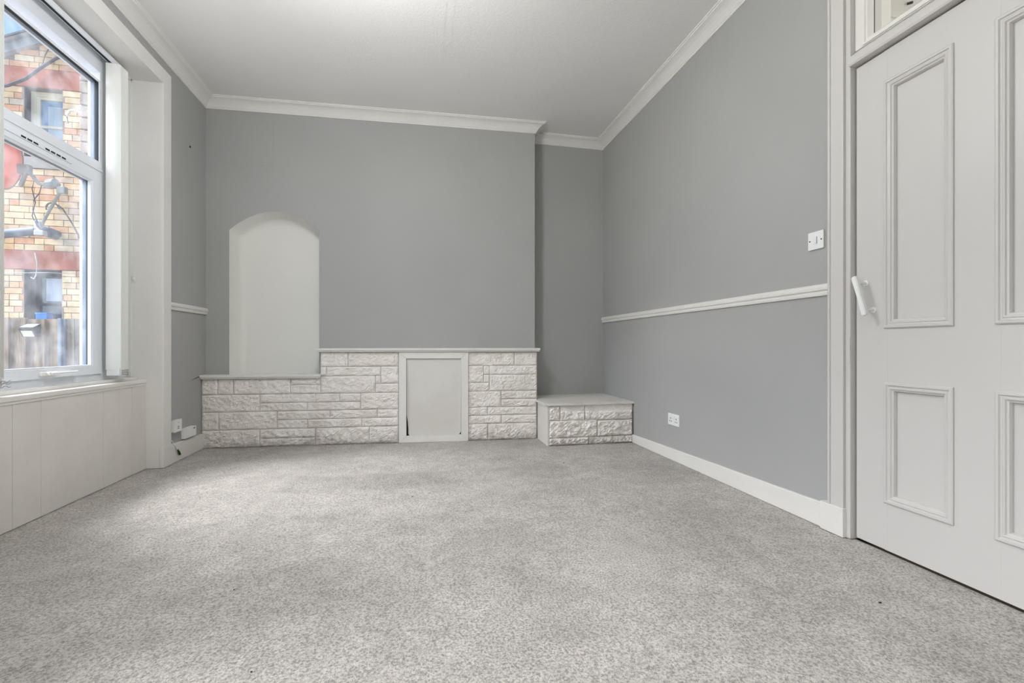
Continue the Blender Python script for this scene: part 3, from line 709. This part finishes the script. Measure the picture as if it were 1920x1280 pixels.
obj('green_tip', tube([(XL + 0.028, 3.773, 0.090), (XL + 0.030, 3.787, 0.068), (XL + 0.031, 3.800, 0.047), (XL + 0.031, 3.803, 0.044)], [0.004, 0.0075, 0.0085, 0.003], 8), 'green', lc)

# crumbs on the carpet
def crumb(x, y, r, m, label, group, name):
    bm = bmesh.new(); bmesh.ops.create_icosphere(bm, subdivisions=1, radius=r)
    sd = random.uniform(0, 99)
    for v in bm.verts:
        v.co *= 0.75 + 0.5 * noise.noise(v.co * 200 + Vector((sd, 0, 0))) ; v.co.z *= 0.55
        v.co += Vector((x, y, r * 0.35))
    return tag(obj(name, bm, m), label, 'crumb', group)
for x, y, r, lb in [(-1.034, 1.371, .0075, 'largest dark crumb on the carpet, towards the front left corner'), (-1.176, 1.397, .005, 'dark crumb just left of the largest one on the carpet'),
                    (-.62, 1.75, .004, 'tiny dark speck on the carpet well behind the largest crumb'), (-.42, 1.30, .004, 'tiny dark speck on the carpet right of the largest crumb'),
                    (1.05, 3.15, .006, 'dark crumb on the carpet before the stone plinth'), (1.42, 1.72, .004, 'tiny dark speck on the carpet near the door frame foot'),
                    (-.02, 2.62, .006, 'dark crumb in the middle of the carpet, in line with the covered opening'), (1.66, 3.52, .005, 'dark crumb on the carpet in the corner of plinth and baseboard'),
                    (1.5, 1.22, .006, 'dark crumb on the carpet close to the door bottom')]:
    crumb(x, y, r, 'crumb', lb, 'dark crumbs on the carpet', 'dark_crumb')
for x, y, r in [(-.15, 4.02, .007), (-.13, 4.00, .006), (-.11, 4.03, .005), (-.17, 4.04, .006)]:
    crumb(x, y, r, 'plaster', 'tiny white plaster crumb at the left foot of the cover frame', 'plaster crumbs at the fireplace', 'plaster_crumb')
crumb(-.55, 4.06, .005, 'plaster', 'lone white plaster crumb before the stones left of the covered opening', 'plaster crumbs at the fireplace', 'plaster_crumb')

# ------------------------------------------------------------------ outside
struct(obj('ground', box(-12, -2.06, -6, 9, -0.40, -0.30), 'ground'), 'concrete yard outside the window', 'ground')
FY = 6.55
bd = tag(thing('brick_building', (-4.4, FY, -0.3)), 'cream brick house end with sandstone lintels behind the fence', 'building')
gz = lambda x: 4.336 + 0.47 * (x + 4.76)
def backing(xa, xb, z0, z1=None):
    return prism([(xa, FY + 0.012, z0), (xb, FY + 0.012, z0), (xb, FY + 0.012, z1 or gz(xb)), (xa, FY + 0.012, z1 or gz(xa))], (0, 0.15, 0))
obj('backing_wall', join(backing(-7.2, -4.602, -0.3), backing(-4.602, -4.215, -0.3, 0.95), backing(-4.602, -4.215, 1.767, 3.126), backing(-4.602, -4.215, 3.96), backing(-4.215, -2.2, -0.3)), 'mortar', bd)
# openings: (x0, x1, z0, z1); bands of stone
up, lo = (-4.602, -4.211, 3.126, 3.96), (-4.602, -4.219, 0.95, 1.767)
bands = [('lintel', 3.96, 4.192, 'sand'), ('sill_band', 2.985, 3.126, 'greystone'), ('lintel', 1.768, 1.995, 'sand')]
for nm, z0, z1, mm in bands: obj(nm, box(-5.6, -3.2, FY - 0.008, FY + 0.012, z0 + 0.003, z1 - 0.003, 0.004, 1), mm, bd)
unit = bmesh.new(); bx(unit, -0.5, 0.5, 0, 1, -0.5, 0.5)
um = bpy.data.meshes.new('brick'); unit.to_mesh(um); unit.free(); um.materials.append(M['brick'])
nbr = 0; rest = bmesh.new()
def put(xa, xb, z0, z1):
    global nbr
    if xb - xa < 0.02: return
    yo = random.uniform(-0.002, 0.002)
    if nbr < 296 and xb > -4.80 and xa < -3.86 and z1 > 1.02:
        o = bpy.data.objects.new('brick', um); nbr += 1
        link(o, ((xa + xb) / 2, FY + yo, (z0 + z1) / 2), bd); o.scale = (xb - xa - 0.008, 0.012 - yo, z1 - z0 - 0.008)
    else: bx(rest, xa + 0.004, xb - 0.004, FY + yo, FY + 0.012, z0 + 0.004, z1 - 0.004)
CH = 0.0741
zone = [(-0.3, 1.767), (1.996, 2.984), (3.127, 3.959), (4.193, 5.0)]
for za, zb in zone:
    n = round((zb - za) / CH); ch = (zb - za) / n
    for k in range(n):
        z0 = za + k * ch; z1 = z0 + ch
        segs = [(-5.6, -3.2)]
        for o in (up, lo):
            if z1 > o[2] + 0.02 and z0 < o[3] - 0.02: segs = [(-5.6, o[0]), (o[1], -3.2)]
        for a, b in segs:
            lim = b
            x = a - random.choice((0.0, 0.10, 0.05, 0.15))
            while x < b:
                nx = x + (0.2 if random.random() < 0.72 else 0.1)
                xa, xb = max(x, a), min(nx, b)
                if b - xb < 0.03: xb = b; nx = b
                top = 4.30 + 0.47 * (xa + 4.761)
                if z1 <= top + 0.047 * (xb - xa) / 0.2 + 0.03: put(xa, xb, z0, z1)
                x = nx
rs = obj('brickwork', rest, 'brick', bd); rs['kind'] = 'stuff'
# verge of the roof
d = Vector((1, 0, 0.47)).normalized()
def verge(dz0, dz1, y0, y1, m, nm):
    pts = [(-7.4, y0, 4.336 + 0.47 * -2.64 + dz0), (-2.2, y0, 4.336 + 0.47 * 2.56 + dz0), (-2.2, y0, 4.336 + 0.47 * 2.56 + dz1), (-7.4, y0, 4.336 + 0.47 * -2.64 + dz1)]
    return obj(nm, prism(pts, (0, y1 - y0, 0)), m, bd)
verge(-0.02, 0.085, FY - 0.05, FY + 0.02, 'roof', 'bargeboard')
verge(0.085, 0.115, FY - 0.09, FY + 0.02, 'roof', 'verge_trim')
verge(0.115, 0.135, FY - 0.11, FY + 3.0, 'slate', 'roof')
def far_window(o, fm, gm, top_dark):
    x0, x1, z0, z1 = o
    obj('reveal', join(box(x0 - 0.02, x0, FY, FY + 0.14, z0, z1), box(x1, x1 + 0.02, FY, FY + 0.14, z0, z1), box(x0, x1, FY, FY + 0.14, z1, z1 + 0.02)), 'greybrick', bd)
    yb = FY + 0.10; b = 0.05
    fr = obj('window_frame', join(box(x0, x0 + b, yb, yb + 0.05, z0, z1, 0.003), box(x1 - b * 0.5, x1, yb, yb + 0.05, z0, z1, 0.003), box(x0 + b, x1 - b * 0.5, yb, yb + 0.05, z1 - b * 1.1, z1, 0.003)), fm, bd)
    sm = z0 + (z1 - z0) * 0.5
    obj('sash', join(box(x0 + b, x0 + b + 0.035, yb + 0.015, yb + 0.055, z0, z1 - b, 0.002), box(x1 - 0.055, x1 - 0.02, yb + 0.015, yb + 0.055, z0, z1 - b, 0.002),
                     box(x0 + b, x1 - 0.02, yb + 0.014, yb + 0.056, sm - 0.016, sm + 0.016, 0.002), box(x0 + b, x1 - 0.02, yb + 0.016, yb + 0.054, z1 - b - 0.035, z1 - b, 0.002)), fm, bd)
    obj('pane', box(x0 + b + 0.03, x1 - 0.04, yb + 0.034, yb + 0.04, sm, z1 - b - 0.03), gm, bd)
    obj('pane', box(x0 + b + 0.03, x1 - 0.04, yb + 0.034, yb + 0.04, z0, sm), gm if gm != 'farglass' else 'farglass', bd)
# openings cut by building deep boxes in front of the backing: dark recess panels sit behind the frames
far_window(up, 'cream', 'farglass', False)
far_window(lo, 'blackpaint', 'farglass_dark', True)
obj('curtain', box(-4.44, -4.24, FY + 0.125, FY + 0.130, 3.15, 3.80), 'curtain', bd)
obj('curtain', box(-4.46, -4.26, FY + 0.125, FY + 0.130, 1.40, 1.68), 'curtain', bd)

# fence: boards, post, second panel
FNY = 4.60
fn = tag(thing('wooden_fence', (-3.4, FNY, -0.3)), 'weathered wooden board fence in front of the brick building', 'fence')
xs = [-4.33, -4.19, -4.06, -3.92, -3.79, -3.65, -3.52, -3.385, -3.325, -3.206, -3.073, -2.965]
xs = [-4.14, -4.00, -3.87, -3.73, -3.60, -3.455, -3.325, -3.203, -3.073, -2.968]
for a, b in zip(xs, xs[1:]):
    pts = [(a - 0.012, FNY + 0.0, -0.28), (b - 0.002, FNY - 0.022, -0.28), (b - 0.002, FNY + 0.0, -0.28), (a - 0.012, FNY + 0.008, -0.28)]
    obj('board', prism(pts, (0, 0, 1.36 + random.uniform(-0.006, 0.006))), 'wood1', fn)
obj('post', join(box(-2.962, -2.938, FNY - 0.05, FNY + 0.03, -0.3, 1.082, 0.004), box(-2.936, -2.924, FNY - 0.03, FNY + 0.03, -0.3, 1.08)), 'post', fn)
xs = [-2.922, -2.86, -2.80, -2.735, -2.67, -2.60, -2.53, -2.46, -2.39, -2.32, -2.25, -2.18, -2.10]
for a, b in zip(xs, xs[1:]):
    obj('board', box(a + 0.0015, b - 0.0015, FNY - 0.015 + random.uniform(-0.003, 0.003), FNY + 0.005, -0.28, 1.082 + random.uniform(-0.003, 0.003), 0.002, 1), 'wood2', fn)
obj('rail', box(-4.14, -2.10, FNY + 0.009, FNY + 0.05, 0.75, 0.84), 'wood1', fn)
obj('rail', box(-4.14, -2.10, FNY + 0.009, FNY + 0.05, 0.05, 0.14), 'wood1', fn)

# solar lamp on the fence
sl = tag(thing('solar_light', (-3.15, FNY - 0.02, 0.91)), 'small black solar wall light fixed to the fence boards', 'lamp')
y0 = FNY - 0.022
obj('case', prism([(-3.195, y0, 0.925), (-3.195, y0 - 0.045, 0.925), (-3.195, y0 - 0.085, 0.985), (-3.195, y0 - 0.075, 1.0), (-3.195, y0, 1.03)], (0.098, 0, 0)), 'lampblack', sl)
obj('solar_panel', prism([(-3.19, y0 - 0.078, 1.001), (-3.102, y0 - 0.078, 1.001), (-3.102, y0 - 0.004, 1.0305), (-3.19, y0 - 0.004, 1.0305)], (0, -0.001, 0.003)), 'solar', sl)
obj('lens', prism([(-3.185, y0 - 0.047, 0.928), (-3.108, y0 - 0.047, 0.928), (-3.108, y0 - 0.078, 0.974), (-3.185, y0 - 0.078, 0.974)], (0, -0.003, -0.002)), 'lens', sl)
# blue box on the lower far window sill
bb = tag(thing('blue_box', (-4.38, FY - 0.02, 1.13)), 'bright blue plastic box on the ledge of the dark far window', 'box')
obj('body', box(-4.46, -4.345, FY - 0.04, FY + 0.06, 1.10, 1.235, 0.006), 'blue', bb)
obj('lid', box(-4.464, -4.341, FY - 0.044, FY + 0.064, 1.228, 1.248, 0.005), 'blue', bb)
obj('ledge', box(-4.60, -4.222, FY - 0.06, FY + 0.10, 1.06, 1.10, 0.004), 'greystone', bd)

# satellite dish and bracketed things, standing off the building
DYY = 6.10
sd = tag(thing('satellite_dish', (-4.26, DYY, 2.1)), 'faded red satellite dish on a galvanised pole, seen edge-on', 'satellite dish')
def dish(rx, rz, dep, cx, cy, cz, flip):
    bm = bmesh.new(); n = 28; prev = None
    nrm = Vector((-0.93, -0.30, 0.22)).normalized(); s_ = nrm.cross(Vector((0, 0, 1))).normalized(); t_ = s_.cross(nrm)
    for r in (1.0, 0.98, 0.8, 0.55, 0.28, 0.02):
        h = dep * (1 - r * r) if r < 0.99 else -0.012
        row = [bm.verts.new(Vector((cx, cy, cz)) + s_ * math.cos(2 * math.pi * k / n) * rx * r + t_ * math.sin(2 * math.pi * k / n) * rz * r - nrm * h) for k in range(n)]
        if prev:
            for k in range(n): bm.faces.new((prev[k], prev[(k + 1) % n], row[(k + 1) % n], row[k]))
        prev = row
    bm.faces.new(prev)
    bmesh.ops.solidify(bm, geom=bm.faces[:], thickness=0.006)
    return bm
obj('dish', dish(0.30, 0.27, 0.06, -4.43, DYY, 2.86, 1), 'red', sd, smooth=True)
nv = Vector((-0.93, -0.30, 0.22)).normalized(); sv = nv.cross(Vector((0, 0, 1))).normalized(); tv = sv.cross(nv)
obj('rim', tube([Vector((-4.43, DYY, 2.86)) + sv * math.cos(2 * math.pi * k / 32) * 0.30 + tv * math.sin(2 * math.pi * k / 32) * 0.27 for k in range(33)], 0.012, 6), 'galv', sd)
obj('back_bracket', join(box(-4.33, -4.22, DYY - 0.04, DYY + 0.03, 2.76, 2.87, 0.01), tube([(-4.30, DYY - 0.03, 2.62), (-4.27, DYY - 0.03, 2.70), (-4.24, DYY - 0.03, 2.80)], 0.02, 8)), 'galv', sd)
obj('arm', tube([(-4.25, DYY - 0.02, 2.80), (-4.19, DYY - 0.03, 2.75), (-4.12, DYY - 0.05, 2.66), (-4.03, DYY - 0.06, 2.63)], 0.018, 8), 'galv', sd)
obj('receiver', join(tube([(-4.05, DYY - 0.06, 2.63), (-4.00, DYY - 0.07, 2.65), (-3.94, DYY - 0.08, 2.66), (-3.91, DYY - 0.08, 2.64)], [0.03, 0.055, 0.055, 0.03], 10), box(-3.92, -3.84, DYY - 0.10, DYY - 0.04, 2.55, 2.63, 0.01)), 'galv', sd)
obj('pole', tube([(-3.92, DYY - 0.05, 2.56), (-4.02, DYY - 0.02, 2.40), (-4.10, DYY + 0.0, 2.26), (-4.14, DYY + 0.02, 2.19)], 0.015, 8), 'galv', sd)
obj('clamp', join(tube([(-4.17, DYY - 0.02, 2.24), (-4.14, DYY - 0.04, 2.17), (-4.09, DYY - 0.06, 2.12)], 0.018, 8), box(-4.13, -4.04, DYY - 0.10, DYY - 0.03, 2.07, 2.13, 0.01), tube([(-4.155, DYY, 2.16), (-4.155, DYY, 2.24)], 0.03, 10)), 'alu', sd)
for p in ([(-4.16, DYY - .03, 2.74), (-4.19, DYY - .03, 2.6), (-4.16, DYY - .03, 2.45), (-4.19, DYY - .03, 2.30), (-4.16, DYY - .02, 2.2)],
          [(-4.08, DYY - .06, 2.64), (-4.10, DYY - .06, 2.55), (-4.16, DYY - .05, 2.47), (-4.17, DYY - .05, 2.36), (-4.13, DYY - .04, 2.22)]):
    obj('cable', tube(p, 0.005, 6), 'cable', sd)
sp_ = tag(thing('soil_pipe', (-4.4, DYY + 0.1, 2.1)), 'wide blue grey pipe running sideways across the brick wall', 'pipe')
PYY = FY - 0.13
obj('pipe', tube([(-5.5, PYY, 2.02), (-4.66, PYY, 2.165), (-4.40, PYY, 2.205), (-4.345, PYY, 2.21)], [0.052, 0.052, 0.052, 0.052], 16), 'pipe', sp_, smooth=True)
obj('elbow', tube([(-4.37, PYY, 2.208), (-4.315, PYY, 2.205), (-4.285, PYY + 0.04, 2.20), (-4.28, FY, 2.195)], 0.060, 14), 'pipe', sp_, smooth=True)
ib = tag(thing('basket_bracket', (-3.95, DYY + 0.2, 2.1)), 'dark wrought iron hanging bracket with curled ends on the brick wall', 'bracket')
yy = DYY + 0.1
def curl(cx, cz, r, a0, a1, n=14): return [(cx + r * math.cos(math.radians(a0 + (a1 - a0) * i / n)), yy, cz + r * math.sin(math.radians(a0 + (a1 - a0) * i / n))) for i in range(n + 1)]
obj('bar', tube([(-4.03, yy, 2.47), (-3.98, yy, 2.42), (-3.90, yy, 2.28), (-3.83, yy, 2.13), (-3.83, yy, 2.09)], 0.008, 8), 'iron', ib)
obj('scroll', tube(curl(-4.085, 2.43, 0.06, 200, 30), 0.009, 8), 'iron', ib)
obj('scroll', tube(curl(-3.805, 2.155, 0.05, -110, 70), 0.008, 8), 'iron', ib)
obj('tie', tube([(-4.03, yy, 2.45), (-4.25, FY, 2.52)], 0.008, 8), 'iron', ib)
wp = tag(thing('overflow_pipe', (-4.08, FY - 0.05, 3.65)), 'thin white hooked overflow pipe beside the far upper window', 'pipe')
obj('pipe', tube([(-3.80, FY - 0.03, 3.63), (-3.95, FY - 0.05, 3.675), (-4.05, FY - 0.06, 3.70), (-4.10, FY - 0.06, 3.69), (-4.125, FY - 0.06, 3.65), (-4.125, FY - 0.06, 3.54)], 0.016, 8), 'upvc', wp, smooth=True)
oc = tag(thing('overhead_cable', (-4.4, FY - 0.1, 4.0)), 'thick dark cable sloping up across the brick gable', 'cable')
obj('cable', tube([(-5.6, FY - 0.05, 3.72), (-4.735, FY - 0.05, 3.925), (-4.55, FY - 0.05, 4.03), (-4.40, FY - 0.05, 4.18), (-4.25, FY - 0.05, 4.31), (-4.10, FY - 0.05, 4.40), (-3.4, FY - 0.05, 4.75)], 0.018, 8), 'cable', oc, smooth=True)
obj('drop_wire', tube([(-4.385, FY - 0.05, 4.20), (-4.37, FY - 0.04, 4.32), (-4.33, FY - 0.03, 4.44), (-4.30, FY - 0.03, 4.50)], 0.006, 6), 'cable', oc)
wl_ = tag(thing('washing_line', (-4.4, FY - 0.4, 1.7)), 'thin pale washing line strung before the dark far window', 'line')
obj('line', tube([(-5.2, FY - 0.4, 1.60), (-4.57, FY - 0.4, 1.66), (-4.2, FY - 0.25, 1.70), (-4.0, FY, 1.73)], 0.004, 6), 'wire', wl_)
obj('hook', tube([(-4.41, FY - 0.12, 1.95), (-4.39, FY - 0.12, 1.83), (-4.40, FY - 0.12, 1.68), (-4.42, FY - 0.12, 1.64), (-4.45, FY - 0.12, 1.66)], 0.006, 6), 'wire', wl_)
